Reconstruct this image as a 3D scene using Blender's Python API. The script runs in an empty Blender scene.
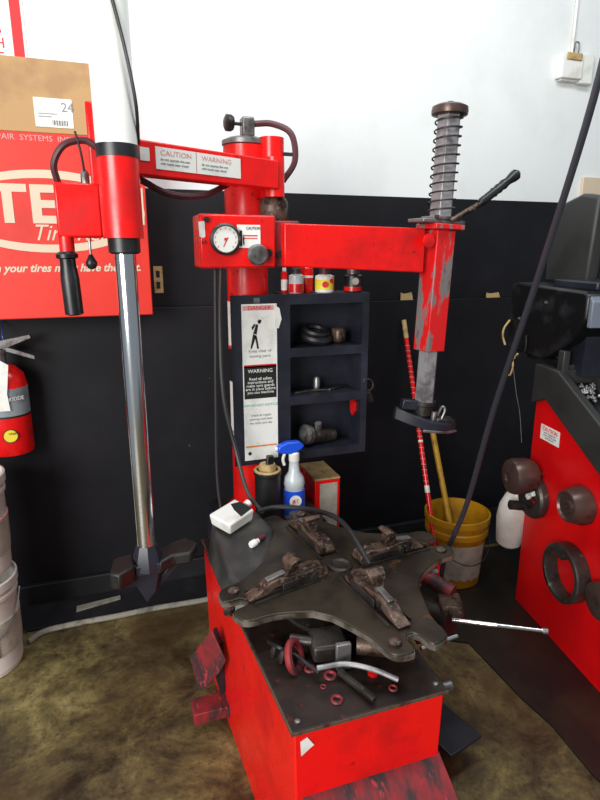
import bpy, bmesh, math, random
from mathutils import Vector, Matrix
random.seed(4)
C = bpy.context.scene.collection
SC = bpy.context.scene
PI = math.pi

# ------------------------------------------------------------------ camera, world, lights, exposure
cam_d = bpy.data.cameras.new('camera'); cam = bpy.data.objects.new('camera', cam_d); C.objects.link(cam)
cam.location = (0, 0, 1.65)
cam.rotation_euler = (math.radians(90 - 14.5), 0, math.radians(-19))
cam_d.sensor_fit = 'VERTICAL'; cam_d.sensor_height = 24; cam_d.lens = 24 * 570 / 800
cam_d.clip_start = 0.02
SC.camera = cam

w = bpy.data.worlds.new('world'); SC.world = w; w.use_nodes = True
w.node_tree.nodes['Background'].inputs[0].default_value = (0.80, 0.90, 1.0, 1)
w.node_tree.nodes['Background'].inputs[1].default_value = 0.19

def area(name, loc, target, sx, sy, power, col=(1, 1, 1)):
    d = bpy.data.lights.new(name, 'AREA'); d.shape = 'RECTANGLE'; d.size = sx; d.size_y = sy
    d.energy = power; d.color = col
    o = bpy.data.objects.new(name, d); C.objects.link(o); o.location = loc
    o.rotation_euler = (Vector(target) - Vector(loc)).to_track_quat('-Z', 'Y').to_euler()
    return o
area('daylight_from_garage_door', (-3.1, -1.9, 2.3), (0.7, 2.2, 1.3), 2.6, 2.4, 240, (1, 0.99, 0.97))
area('overhead_wall_fill', (0.9, 1.1, 3.7), (1.0, 2.6, 1.6), 2.6, 0.5, 40, (0.95, 1.0, 1.0))  # unseen fill from above, turned up to even out the wall brightness

SC.view_settings.view_transform = 'Standard'
SC.view_settings.look = 'None'
SC.view_settings.gamma = 1
SC.view_settings.use_curve_mapping = False
SC.view_settings.exposure = 0.45

# ------------------------------------------------------------------ materials
def lin(c):
    if isinstance(c, str):
        c = tuple(int(c[i:i + 2], 16) / 255 for i in (0, 2, 4))
    return tuple((x / 12.92 if x <= .04045 else ((x + .055) / 1.055) ** 2.4) for x in c) + (1,)

def mat(name, base, rough=.5, metal=0, dirt=None, lo=.5, hi=.65, scale=6, bump=0, bscale=60, stretch=(1, 1, 1),
        dirt2=None, lo2=.55, hi2=.6, scale2=25, spec=.5, trans=0, rough2=None, alpha=1):
    m = bpy.data.materials.new(name); m.use_nodes = True
    nt = m.node_tree; b = nt.nodes['Principled BSDF']
    b.inputs['Roughness'].default_value = rough; b.inputs['Metallic'].default_value = metal
    b.inputs['Specular IOR Level'].default_value = spec
    b.inputs['Transmission Weight'].default_value = trans
    b.inputs['Base Color'].default_value = lin(base)
    tc = nt.nodes.new('ShaderNodeTexCoord'); mp = nt.nodes.new('ShaderNodeMapping')
    mp.inputs['Scale'].default_value = stretch
    nt.links.new(tc.outputs['Object'], mp.inputs['Vector'])
    def noise(s, det=5, r=.6):
        n = nt.nodes.new('ShaderNodeTexNoise'); n.inputs['Scale'].default_value = s
        n.inputs['Detail'].default_value = det; n.inputs['Roughness'].default_value = r
        nt.links.new(mp.outputs[0], n.inputs['Vector']); return n
    def ramp(n, a, c):
        r = nt.nodes.new('ShaderNodeMapRange'); r.inputs[1].default_value = a; r.inputs[2].default_value = c
        nt.links.new(n.outputs['Fac'], r.inputs[0]); return r
    prev = None
    for (d, a, c, s) in ((dirt, lo, hi, scale), (dirt2, lo2, hi2, scale2)):
        if d is None: continue
        r = ramp(noise(s), a, c)
        mx = nt.nodes.new('ShaderNodeMix'); mx.data_type = 'RGBA'
        nt.links.new(r.outputs[0], mx.inputs['Factor'])
        if prev is None: mx.inputs['A'].default_value = lin(base)
        else: nt.links.new(prev.outputs['Result'], mx.inputs['A'])
        mx.inputs['B'].default_value = lin(d); prev = mx
        if rough2 is not None and d is dirt:
            rr = nt.nodes.new('ShaderNodeMapRange'); rr.inputs[3].default_value = rough; rr.inputs[4].default_value = rough2
            nt.links.new(r.outputs[0], rr.inputs[0]); nt.links.new(rr.outputs[0], b.inputs['Roughness'])
    if prev: nt.links.new(prev.outputs['Result'], b.inputs['Base Color'])
    if bump:
        bp = nt.nodes.new('ShaderNodeBump'); bp.inputs['Strength'].default_value = bump
        bp.inputs['Distance'].default_value = .004
        nt.links.new(noise(bscale).outputs['Fac'], bp.inputs['Height']); nt.links.new(bp.outputs[0], b.inputs['Normal'])
    return m

M = {}
M['wall'] = mat('white_plaster', 'e2e4e3', .8, dirt='d4d6d4', lo=.5, hi=.8, scale=2.2, bump=.15, bscale=40, dirt2='b9bbb8', lo2=.73, hi2=.8, scale2=14)
M['wains'] = mat('black_wall_board', '121116', .6, dirt='1b1a20', lo=.45, hi=.8, scale=4, dirt2='77777a', lo2=.745, hi2=.77, scale2=34, bump=.1, spec=.3)
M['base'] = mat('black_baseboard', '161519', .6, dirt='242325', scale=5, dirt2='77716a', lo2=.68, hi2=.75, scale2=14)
M['red'] = mat('red_paint', 'ee1512', .27, dirt='b80e0e', lo=.45, hi=.75, scale=7, dirt2='4a0c0c', lo2=.64, hi2=.76, scale2=22, rough2=.5, bump=.04)
M['red_worn'] = mat('worn_red_paint', 'd51a1c', .4, dirt='77706e', lo=.49, hi=.56, scale=16, dirt2='6a1414', lo2=.6, hi2=.7, scale2=30, stretch=(1, 1, .35), bump=.15)
M['red_grimy'] = mat('grimy_red_paint', '8a2328', .6, dirt='35272a', lo=.42, hi=.62, scale=9, dirt2='b03038', lo2=.6, hi2=.7, scale2=22, stretch=(2.5, 1, 1), bump=.2)
M['red_pl'] = mat('red_gloss', 'd81414', .25, dirt='a81010', scale=8)
M['red_card'] = mat('red_printed_board', 'dc3022', .5, dirt='c92a20', scale=3)
M['balred'] = mat('balancer_red', 'd4080e', .35, dirt='b2060b', lo=.4, hi=.8, scale=4, dirt2='efb0a0', lo2=.80, hi2=.82, scale2=40)
M['alu'] = mat('white_anodised_tube', 'f4f4ef', .25, metal=0, dirt='eaeae2', scale=5)
M['chrome'] = mat('chrome_rod', 'eceef0', .16, metal=1)
M['steel'] = mat('worn_steel', '8d8b8a', .42, metal=.75, dirt='5c5450', scale=12, bump=.12)
M['bar'] = mat('grey_hexagon_bar', '9a9698', .45, metal=.4, dirt='6c686a', scale=14, bump=.15)
M['dsteel'] = mat('dark_greasy_steel', '4a4542', .42, metal=.55, dirt='2a2522', lo=.4, hi=.65, scale=9, dirt2='7a7068', lo2=.62, hi2=.72, scale2=30, bump=.2)
M['plate'] = mat('greasy_table_plate', '40382d', .36, metal=.35, dirt='261f18', lo=.42, hi=.62, scale=7, dirt2='6c4a2c', lo2=.66, hi2=.72, scale2=9, bump=.12)
M['rust'] = mat('rusty_jaw_steel', '6b564a', .45, metal=.45, dirt='2e221b', lo=.42, hi=.58, scale=26, dirt2='8a7468', lo2=.57, hi2=.66, scale2=60, bump=.4)
M['deck'] = mat('oily_deck', '30241f', .38, metal=.1, dirt='191311', lo=.4, hi=.6, scale=10, dirt2='74201f', lo2=.64, hi2=.70, scale2=18, bump=.2)
M['edge'] = mat('bare_edge_steel', '6b5a4c', .45, metal=.4, dirt='5a2420', scale=20)
M['black'] = mat('black_plastic', '0f0f11', .38, dirt='27272a', scale=8)
M['blackm'] = mat('black_metal', '181a23', .42, dirt='292b36', lo=.4, hi=.7, scale=7, dirt2='6d6c70', lo2=.70, hi2=.76, scale2=25)
M['rubber'] = mat('black_rubber', '171618', .5, dirt='232124', scale=10)
M['moulded'] = mat('scuffed_black_moulding', '2e2d2d', .45, dirt='4a4844', lo=.45, hi=.7, scale=7, dirt2='a8acaa', lo2=.73, hi2=.77, scale2=30)
M['maroon'] = mat('maroon_hose', '4d2228', .5)
M['hosed'] = mat('slate_rubber_hose', '2c2c33', .35)
M['rim'] = mat('bare_worn_rim', '8a8278', .4, metal=.6, dirt='4a4036', lo=.45, hi=.6, scale=14)
M['claw'] = mat('worn_black_claw', '100f0f', .5, dirt='241e1a', lo=.45, hi=.7, scale=16, bump=.1)
M['white'] = mat('white_plastic', 'e6e5e0', .4, dirt='cfcac0', scale=8)
M['paper'] = mat('white_label_paper', 'e3e2dc', .6, dirt='c4c3ba', lo=.5, hi=.75, scale=14, dirt2='a9a8a0', lo2=.66, hi2=.74, scale2=35)
M['paperD'] = mat('dirty_label_paper', 'b3ad9e', .6, dirt='8d8878', lo=.45, hi=.7, scale=14)
M['ink'] = mat('black_ink', '151515', .6)
M['inkred'] = mat('red_ink', 'd0252a', .6)
M['inkpink'] = mat('faded_red_ink', 'cf9a98', .6)
M['inkgrey'] = mat('grey_ink', '8c8c8c', .6)
M['inkgreen'] = mat('green_ink', '6fb59a', .6)
M['inkor'] = mat('orange_ink', 'd2823a', .6)
M['cream'] = mat('cream_print', 'd2bfa6', .5)
M['card'] = mat('brown_cardboard', 'b58f62', .75, dirt='a5805a', scale=6, bump=.05)
M['tan'] = mat('tan_card', 'b89c6a', .8, dirt='8f7648', scale=20)
M['blue'] = mat('blue_plastic', '1b4fd0', .35)
M['yellow'] = mat('yellow_plastic', 'b9830e', .45, dirt='8a6410', lo=.45, hi=.7, scale=7)
M['ywood'] = mat('yellow_handle', 'b98a20', .5, dirt='8a641c', scale=18)
M['bucketw'] = mat('white_bucket_plastic', 'd8d2cb', .45, dirt='b9afa6', scale=5, lo=.45, hi=.7)
M['cone'] = mat('brown_steel_cone', '5d4a44', .35, metal=.6, dirt='3c2e2a', scale=12, bump=.1)
M['greyp'] = mat('dark_grey_plastic', '30302f', .5, dirt='272726', scale=4)
M['greyl'] = mat('blue_grey_panel', '6d7480', .4)
M['glass'] = mat('gauge_face', 'dedfd8', .2)
M['hosew'] = mat('pale_grey_hose', '8b867a', .7, dirt='5e5a50', scale=14, bump=.2)
M['brass'] = mat('brass', 'a98c48', .35, metal=.8)
M['clear'] = mat('cloudy_bottle_plastic', 'cfd6d8', .3, trans=.25)
M['matb'] = mat('black_mat_and_shade', '17130f', .45, dirt='2a2016', lo=.45, hi=.65, scale=4, bump=.2, bscale=20)
M['cyl_grey'] = mat('grey_label', '868c90', .4, dirt='6c7276', scale=9)
M['yellowp'] = mat('yellow_print', 'e8d23a', .5)

def floor_mat():
    m = bpy.data.materials.new('oily_concrete'); m.use_nodes = True; nt = m.node_tree; b = nt.nodes['Principled BSDF']
    tc = nt.nodes.new('ShaderNodeTexCoord')
    def noise(s, d=6, r=.62, dist=0):
        n = nt.nodes.new('ShaderNodeTexNoise'); n.inputs['Scale'].default_value = s; n.inputs['Detail'].default_value = d
        n.inputs['Roughness'].default_value = r; n.inputs['Distortion'].default_value = dist
        nt.links.new(tc.outputs['Object'], n.inputs['Vector']); return n
    n1 = noise(3.6, 10, .72, .3); cr = nt.nodes.new('ShaderNodeValToRGB')
    e = cr.color_ramp.elements
    e[0].position = .36; e[0].color = lin('241b10'); e[1].position = .68; e[1].color = lin('9a8a58')
    x = e.new(.47); x.color = lin('4e4228'); x = e.new(.56); x.color = lin('6d6038')
    nt.links.new(n1.outputs['Fac'], cr.inputs[0])
    n2 = noise(34, 8, .8); r2 = nt.nodes.new('ShaderNodeMapRange'); r2.inputs[1].default_value = .5; r2.inputs[2].default_value = .72
    nt.links.new(n2.outputs['Fac'], r2.inputs[0])
    mx = nt.nodes.new('ShaderNodeMix'); mx.data_type = 'RGBA'; mx.inputs['B'].default_value = lin('241c12')
    nt.links.new(r2.outputs[0], mx.inputs['Factor']); nt.links.new(cr.outputs[0], mx.inputs['A'])
    n4 = noise(1.1, 3, .5); r4 = nt.nodes.new('ShaderNodeMapRange'); r4.inputs[1].default_value = .5; r4.inputs[2].default_value = .62; r4.inputs[4].default_value = .6
    nt.links.new(n4.outputs['Fac'], r4.inputs[0])
    m2 = nt.nodes.new('ShaderNodeMix'); m2.data_type = 'RGBA'; m2.inputs['B'].default_value = lin('4a3318')
    nt.links.new(r4.outputs[0], m2.inputs['Factor']); nt.links.new(mx.outputs['Result'], m2.inputs['A'])
    nt.links.new(m2.outputs['Result'], b.inputs['Base Color'])
    r3 = nt.nodes.new('ShaderNodeMapRange'); r3.inputs[1].default_value = .35; r3.inputs[2].default_value = .65
    r3.inputs[3].default_value = .35; r3.inputs[4].default_value = .75
    nt.links.new(n1.outputs['Fac'], r3.inputs[0]); nt.links.new(r3.outputs[0], b.inputs['Roughness'])
    bp = nt.nodes.new('ShaderNodeBump'); bp.inputs['Strength'].default_value = .3; bp.inputs['Distance'].default_value = .006
    nt.links.new(n2.outputs['Fac'], bp.inputs['Height']); nt.links.new(bp.outputs[0], b.inputs['Normal'])
    return m
M['floor'] = floor_mat()

# ------------------------------------------------------------------ mesh helpers (world coordinates, origin reset on build)
ORI = {}
def wpos(o):
    return ORI[o.name] if o else Vector((0, 0, 0))

def tag(o, label, cat, group=None):
    o['label'] = label; o['category'] = cat
    if group: o['group'] = group
    return o

def empty(name, loc, label, cat, group=None):
    o = bpy.data.objects.new(name, None); C.objects.link(o); o.location = loc; o.empty_display_size = .05
    ORI[o.name] = Vector(loc)
    return tag(o, label, cat, group)

def catmull(pts, n=10):
    P = [Vector(p) for p in pts]; P = [P[0] * 2 - P[1]] + P + [P[-1] * 2 - P[-2]]; out = []
    for i in range(1, len(P) - 2):
        a, b, c, d = P[i - 1:i + 3]
        for k in range(n):
            t = k / n
            out.append(.5 * ((2 * b) + (c - a) * t + (2 * a - 5 * b + 4 * c - d) * t * t + (3 * b - a - 3 * c + d) * t ** 3))
    out.append(P[-2]); return out

class MB:
    def __init__(s, X=None): s.bm = bmesh.new(); s.X = X or Matrix.Identity(4)
    def _v(s, p): return s.bm.verts.new(s.X @ Vector(p))
    def box(s, x0, x1, y0, y1, z0, z1, R=None, piv=None):
        ps = [(x, y, z) for z in (z0, z1) for y in (y0, y1) for x in (x0, x1)]
        if R is not None:
            c = Vector(piv) if piv else Vector(((x0 + x1) / 2, (y0 + y1) / 2, (z0 + z1) / 2))
            ps = [c + R @ (Vector(p) - c) for p in ps]
        v = [s._v(p) for p in ps]
        for f in ((0, 2, 3, 1), (4, 5, 7, 6), (0, 1, 5, 4), (2, 6, 7, 3), (0, 4, 6, 2), (1, 3, 7, 5)):
            s.bm.faces.new([v[i] for i in f])
        return s
    def prism(s, poly, fn0, fn1):
        """poly: 2-D points; fn0/fn1 map (a,b) to the two faces."""
        a = [s._v(fn0(*p)) for p in poly]; b = [s._v(fn1(*p)) for p in poly]; n = len(poly)
        s.bm.faces.new(a); s.bm.faces.new(b[::-1])
        for i in range(n): s.bm.faces.new((a[i], b[i], b[(i + 1) % n], a[(i + 1) % n]))
        return s
    def pz(s, poly, z0, z1): return s.prism(poly, lambda a, b: (a, b, z0), lambda a, b: (a, b, z1))
    def px(s, poly, x0, x1): return s.prism(poly, lambda a, b: (x0, a, b), lambda a, b: (x1, a, b))
    def py(s, poly, y0, y1): return s.prism(poly, lambda a, b: (a, y0, b), lambda a, b: (a, y1, b))
    def lathe(s, prof, origin=(0, 0, 0), axis=(0, 0, 1), seg=32, ang0=0, closed=False):
        """prof: (radius, height) list along axis."""
        ax = Vector(axis).normalized(); t = Vector((1, 0, 0)) if abs(ax.x) < .9 else Vector((0, 1, 0))
        u = ax.cross(t).normalized(); v = ax.cross(u); o = Vector(origin); rings = []
        for r, h in prof:
            if r < 1e-6: rings.append([s._v(o + ax * h)])
            else: rings.append([s._v(o + ax * h + (u * math.cos(ang0 + 2 * PI * k / seg) + v * math.sin(ang0 + 2 * PI * k / seg)) * r) for k in range(seg)])
        pairs = list(zip(rings, rings[1:]))
        if closed: pairs.append((rings[-1], rings[0]))
        for a, b in pairs:
            for k in range(seg):
                k2 = (k + 1) % seg
                if len(a) == 1 and len(b) == 1: continue
                if len(a) == 1: s.bm.faces.new((a[0], b[k], b[k2]))
                elif len(b) == 1: s.bm.faces.new((a[k], b[0], a[k2]))
                else: s.bm.faces.new((a[k], b[k], b[k2], a[k2]))
        if not closed:
            if len(rings[0]) > 2: s.bm.faces.new(rings[0])
            if len(rings[-1]) > 2: s.bm.faces.new(rings[-1][::-1])
        return s
    def cyl(s, p0, p1, r, r1=None, seg=24, ang0=0):
        p0 = Vector(p0); p1 = Vector(p1); r1 = r if r1 is None else r1
        return s.lathe([(r, 0), (r1, (p1 - p0).length)], p0, p1 - p0, seg, ang0)
    def tube(s, pts, r, seg=8, n=8, smooth=True):
        P = catmull(pts, n) if smooth else [Vector(p) for p in pts]
        T = [(P[min(i + 1, len(P) - 1)] - P[max(i - 1, 0)]).normalized() for i in range(len(P))]
        u = T[0].orthogonal().normalized(); rings = []
        for i, p in enumerate(P):
            u = (u - T[i] * u.dot(T[i])).normalized(); v = T[i].cross(u)
            rr = r[0] + (r[1] - r[0]) * i / (len(P) - 1) if isinstance(r, tuple) else r
            rings.append([s._v(p + (u * math.cos(2 * PI * k / seg) + v * math.sin(2 * PI * k / seg)) * rr) for k in range(seg)])
        for a, b in zip(rings, rings[1:]):
            for k in range(seg): s.bm.faces.new((a[k], b[k], b[(k + 1) % seg], a[(k + 1) % seg]))
        s.bm.faces.new(rings[0]); s.bm.faces.new(rings[-1][::-1]); return s
    def torus(s, c, axis, R, r, seg=32, ss=10, sy=1):
        prof = [(R + r * math.cos(2 * PI * k / ss), r * sy * math.sin(2 * PI * k / ss)) for k in range(ss)]
        return s.lathe(prof, c, axis, seg, closed=True)
    def build(s, name, m, parent=None, bevel=0, seg=2):
        bm = s.bm; bmesh.ops.recalc_face_normals(bm, faces=bm.faces[:])
        for f in bm.faces: f.smooth = True
        for e in bm.edges:
            e.smooth = not (len(e.link_faces) != 2 or e.calc_face_angle(0) > math.radians(34))
        c = Vector((0, 0, 0))
        for v in bm.verts: c += v.co
        c /= len(bm.verts)
        if not parent: # base centre for top-level things
            c.z = min(v.co.z for v in bm.verts)
        for v in bm.verts: v.co -= c
        me = bpy.data.meshes.new(name); bm.to_mesh(me); bm.free()
        o = bpy.data.objects.new(name, me); C.objects.link(o); me.materials.append(M[m] if isinstance(m, str) else m)
        o.parent = parent; o.location = c - wpos(parent); ORI[o.name] = c.copy()
        if bevel:
            b = o.modifiers.new('bevel', 'BEVEL'); b.width = bevel; b.segments = seg; b.limit_method = 'ANGLE'; b.angle_limit = math.radians(40)
        return o

def struct(o): o['kind'] = 'structure'; return o

def lettering(name, body, size, loc, right, up, m, parent=None, shear=0, align='LEFT', depth=.0006, space=1, line=1, sx=1, bold=0):
    """Writing standing on a surface: right and up give the reading directions."""
    cu = bpy.data.curves.new(name, 'FONT'); cu.body = body; cu.size = size; cu.extrude = depth; cu.shear = shear
    cu.align_x = align; cu.align_y = 'CENTER'; cu.space_character = space; cu.space_line = line; cu.resolution_u = 3; cu.offset = bold
    t = bpy.data.objects.new(name, cu); C.objects.link(t); bpy.context.view_layer.update()
    me = bpy.data.meshes.new_from_object(t.evaluated_get(bpy.context.evaluated_depsgraph_get()))
    bpy.data.objects.remove(t); bpy.data.curves.remove(cu)
    R = Vector(right).normalized(); U = Vector(up).normalized(); N = R.cross(U)
    X = Matrix((R * sx, U, N)).transposed()
    me.transform(X.to_4x4())
    if me.vertices:
        c = sum((v.co for v in me.vertices), Vector()) / len(me.vertices)
    else: c = Vector()
    me.transform(Matrix.Translation(-c)); c = c + Vector(loc)
    me.materials.clear(); me.materials.append(M[m]); me.name = name
    o = bpy.data.objects.new(name, me); C.objects.link(o); o.parent = parent; o.location = c - wpos(parent); ORI[o.name] = c
    return o
RX, UZ = (1, 0, 0), (0, 0, 1)

# ------------------------------------------------------------------ the setting
WY = 2.75
struct(MB().box(-2.5, 5, -2.5, WY + .12, -.1, 0).build('floor', 'floor'))
struct(MB().box(-2.5, 5, WY, WY + .12, 0, 3.9).build('wall_back', 'wall'))
struct(MB().box(-2.5, 5, WY - .012, WY, 1.405, 1.925).build('trim_1', 'wains', bevel=.002))
struct(MB().box(-2.5, 5, WY - .035, WY, .11, 1.405).build('trim_2', 'wains', bevel=.003))
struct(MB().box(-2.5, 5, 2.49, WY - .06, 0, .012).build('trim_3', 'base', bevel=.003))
struct(MB().box(-2.5, 5, WY - .06, WY, 0, .11).build('baseboard_back', 'base', bevel=.004))

# ------------------------------------------------------------------ tire changer
T = empty('tire_changer', (0.53, 1.5, 0), 'red tire changing machine with tall column, swing arms and greasy four-arm turntable', 'tire changer')
L_, R_, F_, B_, TOP = .288, .735, 1.0, 1.95, .60
cab = MB()
cab.prism([(.330, F_), (.720, F_), (R_, B_), (L_, B_)], lambda a, b: (a + (.012 if a < .5 else -.012), b, 0), lambda a, b: (a, b, TOP))
cab = cab.build('cabinet', 'red', T, bevel=.004)
MB().py([(.345, .575), (.362, .583), (.378, .558), (.366, .55), (.347, .536)], F_ - .002, F_ - .0005).build('torn_sticker', 'paper', cab)
MB().prism([(.328, 1.01), (.340, 1.01), (.298, 1.94), (.2865, 1.94)], lambda a, b: (a, b, .583), lambda a, b: (a, b, .5865)).build('side_panel_gap', 'ink', cab)
dk = MB().pz([(.326, F_ - .006), (.726, F_ - .006), (R_ + .006, B_), (L_ - .004, B_)], TOP, TOP + .012).build('deck', 'deck', T, bevel=.002)
MB().box(.326, .727, F_ - .009, F_ - .0065, TOP + .003, TOP + .011).build('deck_edge', 'edge', dk)
MB().pz([(.322, F_ - .006), (.3255, F_ - .006), (L_ - .0045, B_), (L_ - .008, B_)], TOP + .003, TOP + .011).build('deck_edge', 'edge', dk)
for (x, y) in ((.345, 1.02), (.708, 1.02)):
    MB().lathe([(.007, 0), (.007, .003), (.003, .005)], (x, y, TOP + .012), (0, 0, 1), 12).build('screw', 'steel', dk)
for (x, y, r) in ((.47, 1.13, .013), (.44, 1.10, .006), (.43, 1.17, .012), (.455, 1.05, .012), (.60, 1.04, .009), (.385, 1.2, .008)):
    MB().torus((x, y, TOP + .014), (0, 0, 1), r, r * .35, 16, 6).build('bolt_ring', 'red_grimy', dk)
# rear frame carrying the column
MB().box(.36, .79, B_ + .001, 2.3, 0, .60).build('rear_frame', 'blackm', T, bevel=.004)
MB().box(.38, .78, B_ + .0, 2.28, .60, .615).build('rear_shelf', 'deck', T, bevel=.002)
# motor / valve housing at the rear right
vb = MB().box(.79, .905, 2.1, 2.3, .28, .715).build('valve_housing', 'red', T, bevel=.004)
MB().box(.79, .905, 2.1, 2.3, .7155, .723).build('housing_lid', 'tan', vb)
MB().box(.812, .892, 2.0975, 2.0995, .40, .70).build('housing_label', 'paperD', vb)
# kick plate at the front
kp = MB().px([(1.02, .425), (.80, .30), (.80, .292), (1.02, .412)], .35, .722).build('pedal_cover', 'red_grimy', T, bevel=.002)
MB().box(.40, .68, .86, .998, .06, .09).build('foot_pedal', 'blackm', T, bevel=.004)
MB().box(.90, 1.045, 1.24, 1.44, .10, .112, Matrix.Rotation(.25, 3, 'Z')).build('foot_pedal', 'blackm', T, bevel=.003)
MB().box(.722, .93, 1.30, 1.36, .098, .118).build('pedal_bar', 'blackm', T, bevel=.003)
# left side flap + block
MB().prism([(.255, .435), (.289, .343), (.274, .289), (.225, .169), (.21, .155), (.192, .271)], lambda a, b: (a, 1.62 + (.275 - a) * 1.5, b), lambda a, b: (a + .006, 1.624 + (.275 - a) * 1.5, b)).build('side_flap', 'red_grimy', T, bevel=.002)
MB().box(.288, .305, 1.71, 1.80, .12, .33).build('flap_bracket', 'blackm', T)
MB().box(.185, .32, 1.66, 1.74, .06, .105).build('side_step', 'red_grimy', T, bevel=.003)
MB().cyl((.735, 1.05, .565), (.775, 1.05, .565), .012, seg=12).build('side_bolt', 'steel', T)

# column
col = MB().lathe([(.105, 0), (.105, .02), (.078, .022), (.078, 1.42)], (.535, 2.17, .60), (0, 0, 1), 40).build('column', 'red', T)
MB().lathe([(.076, 0), (.082, .004), (.082, .018), (.06, .028), (.03, .03)], (.535, 2.17, 2.02), (0, 0, 1), 32).build('column_cap', 'steel', col)
MB().lathe([(.045, 0), (.045, .325)], (.62, 2.115, 1.72), (0, 0, 1), 28).build('pivot_pin', 'red', T)
MB().lathe([(.05, 0), (.054, .006), (.054, .07), (.046, .085)], (.62, 2.1, 1.755), (0, 0, 1), 28).build('pivot_nut', 'rust', T)
rg = MB().box(.52, .565, 2.13, 2.18, 2.05, 2.115).build('air_regulator', 'steel', T, bevel=.006)
MB().lathe([(.006, 0), (.006, .03), (.024, .032), (.028, .04), (.028, .055), (.02, .06)], (.52, 2.155, 2.092), (-1, -.15, 0), 20).build('regulator_dial', 'dsteel', rg)
MB().tube([(.565, 2.15, 2.095), (.63, 2.13, 2.095), (.69, 2.10, 2.06), (.70, 2.09, 1.97), (.655, 2.09, 1.90)], .011).build('top_hose', 'maroon', T)
MB().box(.62, .70, 2.09, 2.095, 1.985, 1.997).build('hose_clip', 'dsteel', T)
# sticker on column side
MB().lathe([(.0795, 0), (.0795, .56)], (.535, 2.17, .91), (0, 0, 1), 40).build('column_label', 'paper', T)
MB().lathe([(.0803, 0), (.0803, .13)], (.535, 2.17, 1.16), (0, 0, 1), 40).build('column_label_band', 'ink', T)
MB().lathe([(.0808, 0), (.0808, .012)], (.535, 2.17, 1.29), (0, 0, 1), 40).build('column_label_band', 'inkred', T)
MB().lathe([(.0803, 0), (.0803, .008)], (.535, 2.17, .95), (0, 0, 1), 40).build('column_label_band', 'inkor', T)

# control box with gauge
CX0, CX1, CY, CZ0, CZ1 = .314, .568, 1.90, 1.60, 1.77
cb = MB().box(CX0, CX1, CY, CY + .13, CZ0, CZ1).build('control_box', 'red', T, bevel=.007)
g = MB().lathe([(.048, 0), (.05, .004), (.05, .018), (.044, .022), (.041, .018), (.041, .012)], (.395, CY, 1.692), (0, -1, 0), 36).build('pressure_gauge', 'dsteel', cb)
MB().lathe([(.041, 0), (.041, .002)], (.395, CY - .013, 1.692), (0, -1, 0), 36).build('gauge_dial', 'glass', cb)
nd = MB().box(.394, .397, CY - .0165, CY - .0155, 1.667, 1.70, Matrix.Rotation(.5, 3, 'Y'))
nd.lathe([(.005, 0), (.005, .003)], (.395, CY - .015, 1.692), (0, -1, 0), 12)
for k in range(11):
    a = -PI * .75 + k * PI * 1.5 / 10
    nd.box(.394 + .034 * math.sin(a), .396 + .034 * math.sin(a), CY - .0162, CY - .0152, 1.69 + .034 * math.cos(a), 1.695 + .034 * math.cos(a))
nd.build('gauge_needle', 'inkred', cb)
MB().lathe([(.012, 0), (.012, .018), (.030, .02), (.034, .028), (.034, .045), (.028, .052)], (.495, CY, 1.643), (0, -1, 0), 24).build('control_knob', 'steel', cb)
MB().lathe([(.014, 0), (.014, .006)], (.541, CY, 1.648), (0, -1, 0), 20).build('port', 'ink', cb)
MB().lathe([(.009, 0), (.009, .012)], (.337, CY, 1.752), (0, -1, 0), 12).build('box_screw', 'dsteel', cb)
st = MB().box(.437, .515, CY - .0015, CY, 1.665, 1.738).build('box_sticker', 'paper', cb)
lettering('sticker_print', 'CAUTION', .013, (.467, CY - .0022, 1.727), RX, UZ, 'ink', cb, sx=.8)
MB().box(.455, .505, CY - .0025, CY - .0015, 1.702, 1.706).box(.455, .505, CY - .0025, CY - .0015, 1.694, 1.697).build('sticker_lines', 'inkred', cb)
MB().box(.445, .453, CY - .0025, CY - .0015, 1.672, 1.72).box(.456, .46, CY - .0025, CY - .0015, 1.675, 1.70).build('sticker_figure', 'ink', cb)
MB().py([(.312, 1.745), (.332, 1.748), (.332, 1.70), (.326, 1.695), (.314, 1.70)], CY - .0015, CY).build('box_sticker', 'paper', cb)
lettering('box_letters', 'AR', .016, (.318, CY - .001, 1.682), RX, UZ, 'ink', cb)

# right swing arm, Y = 1.93 .. 1.99
arm = MB(); a0, a1 = (.60, 1.9), (1.192, 1.988)
dx, dy = a1[0] - a0[0], a1[1] - a0[1]; LL = math.hypot(dx, dy); nx, ny = -dy / LL, dx / LL; hw = .036
arm.prism([(a0[0], a0[1]), (a1[0], a1[1]), (a1[0] + nx * 2 * hw, a1[1] + ny * 2 * hw), (a0[0] + nx * 2 * hw, a0[1] + ny * 2 * hw)],
          lambda a, b: (a, b, 1.745 - (.005 if a > .9 else 0)), lambda a, b: (a, b, 1.604 - (.03 if a > .9 else 0)))
arm = arm.build('swing_arm', 'red', T, bevel=.004)
MB().box(.572, .665, 1.93, 2.03, 1.60, 1.755).build('arm_hinge', 'red_grimy', T, bevel=.006)
MB().lathe([(.012, 0), (.012, .006)], (.59, 1.93, 1.645), (0, -1, 0), 16).build('hinge_screw', 'ink', T)
ang = math.atan2(dy, dx)
PC = Vector((1.238, 2.015, 0))      # post axis
Rz = Matrix.Rotation(ang, 4, 'Z'); PX = Matrix.Translation(PC + Vector((.004, 0, 1.0))) @ Matrix.Rotation(.036, 4, 'Y') @ Matrix.Translation((0, 0, -1.0)) @ Rz
PL = PX @ Rz.inverted()
MB(PX).lathe([(.026, 0), (.028, .004), (.026, .009), (.015, .011)], (-.085, -.041, 1.69), (0, -1, 0), 24).build('arm_cap', 'red_pl', T)
sl = MB(PX).box(-.045, .045, -.045, .045, 1.262, 1.735).build('guide_sleeve', 'red_worn', T, bevel=.004)
MB(PX).box(-.068, .075, -.062, .062, 1.736, 1.757).build('sleeve_flange', 'red_worn', T, bevel=.004)
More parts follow.
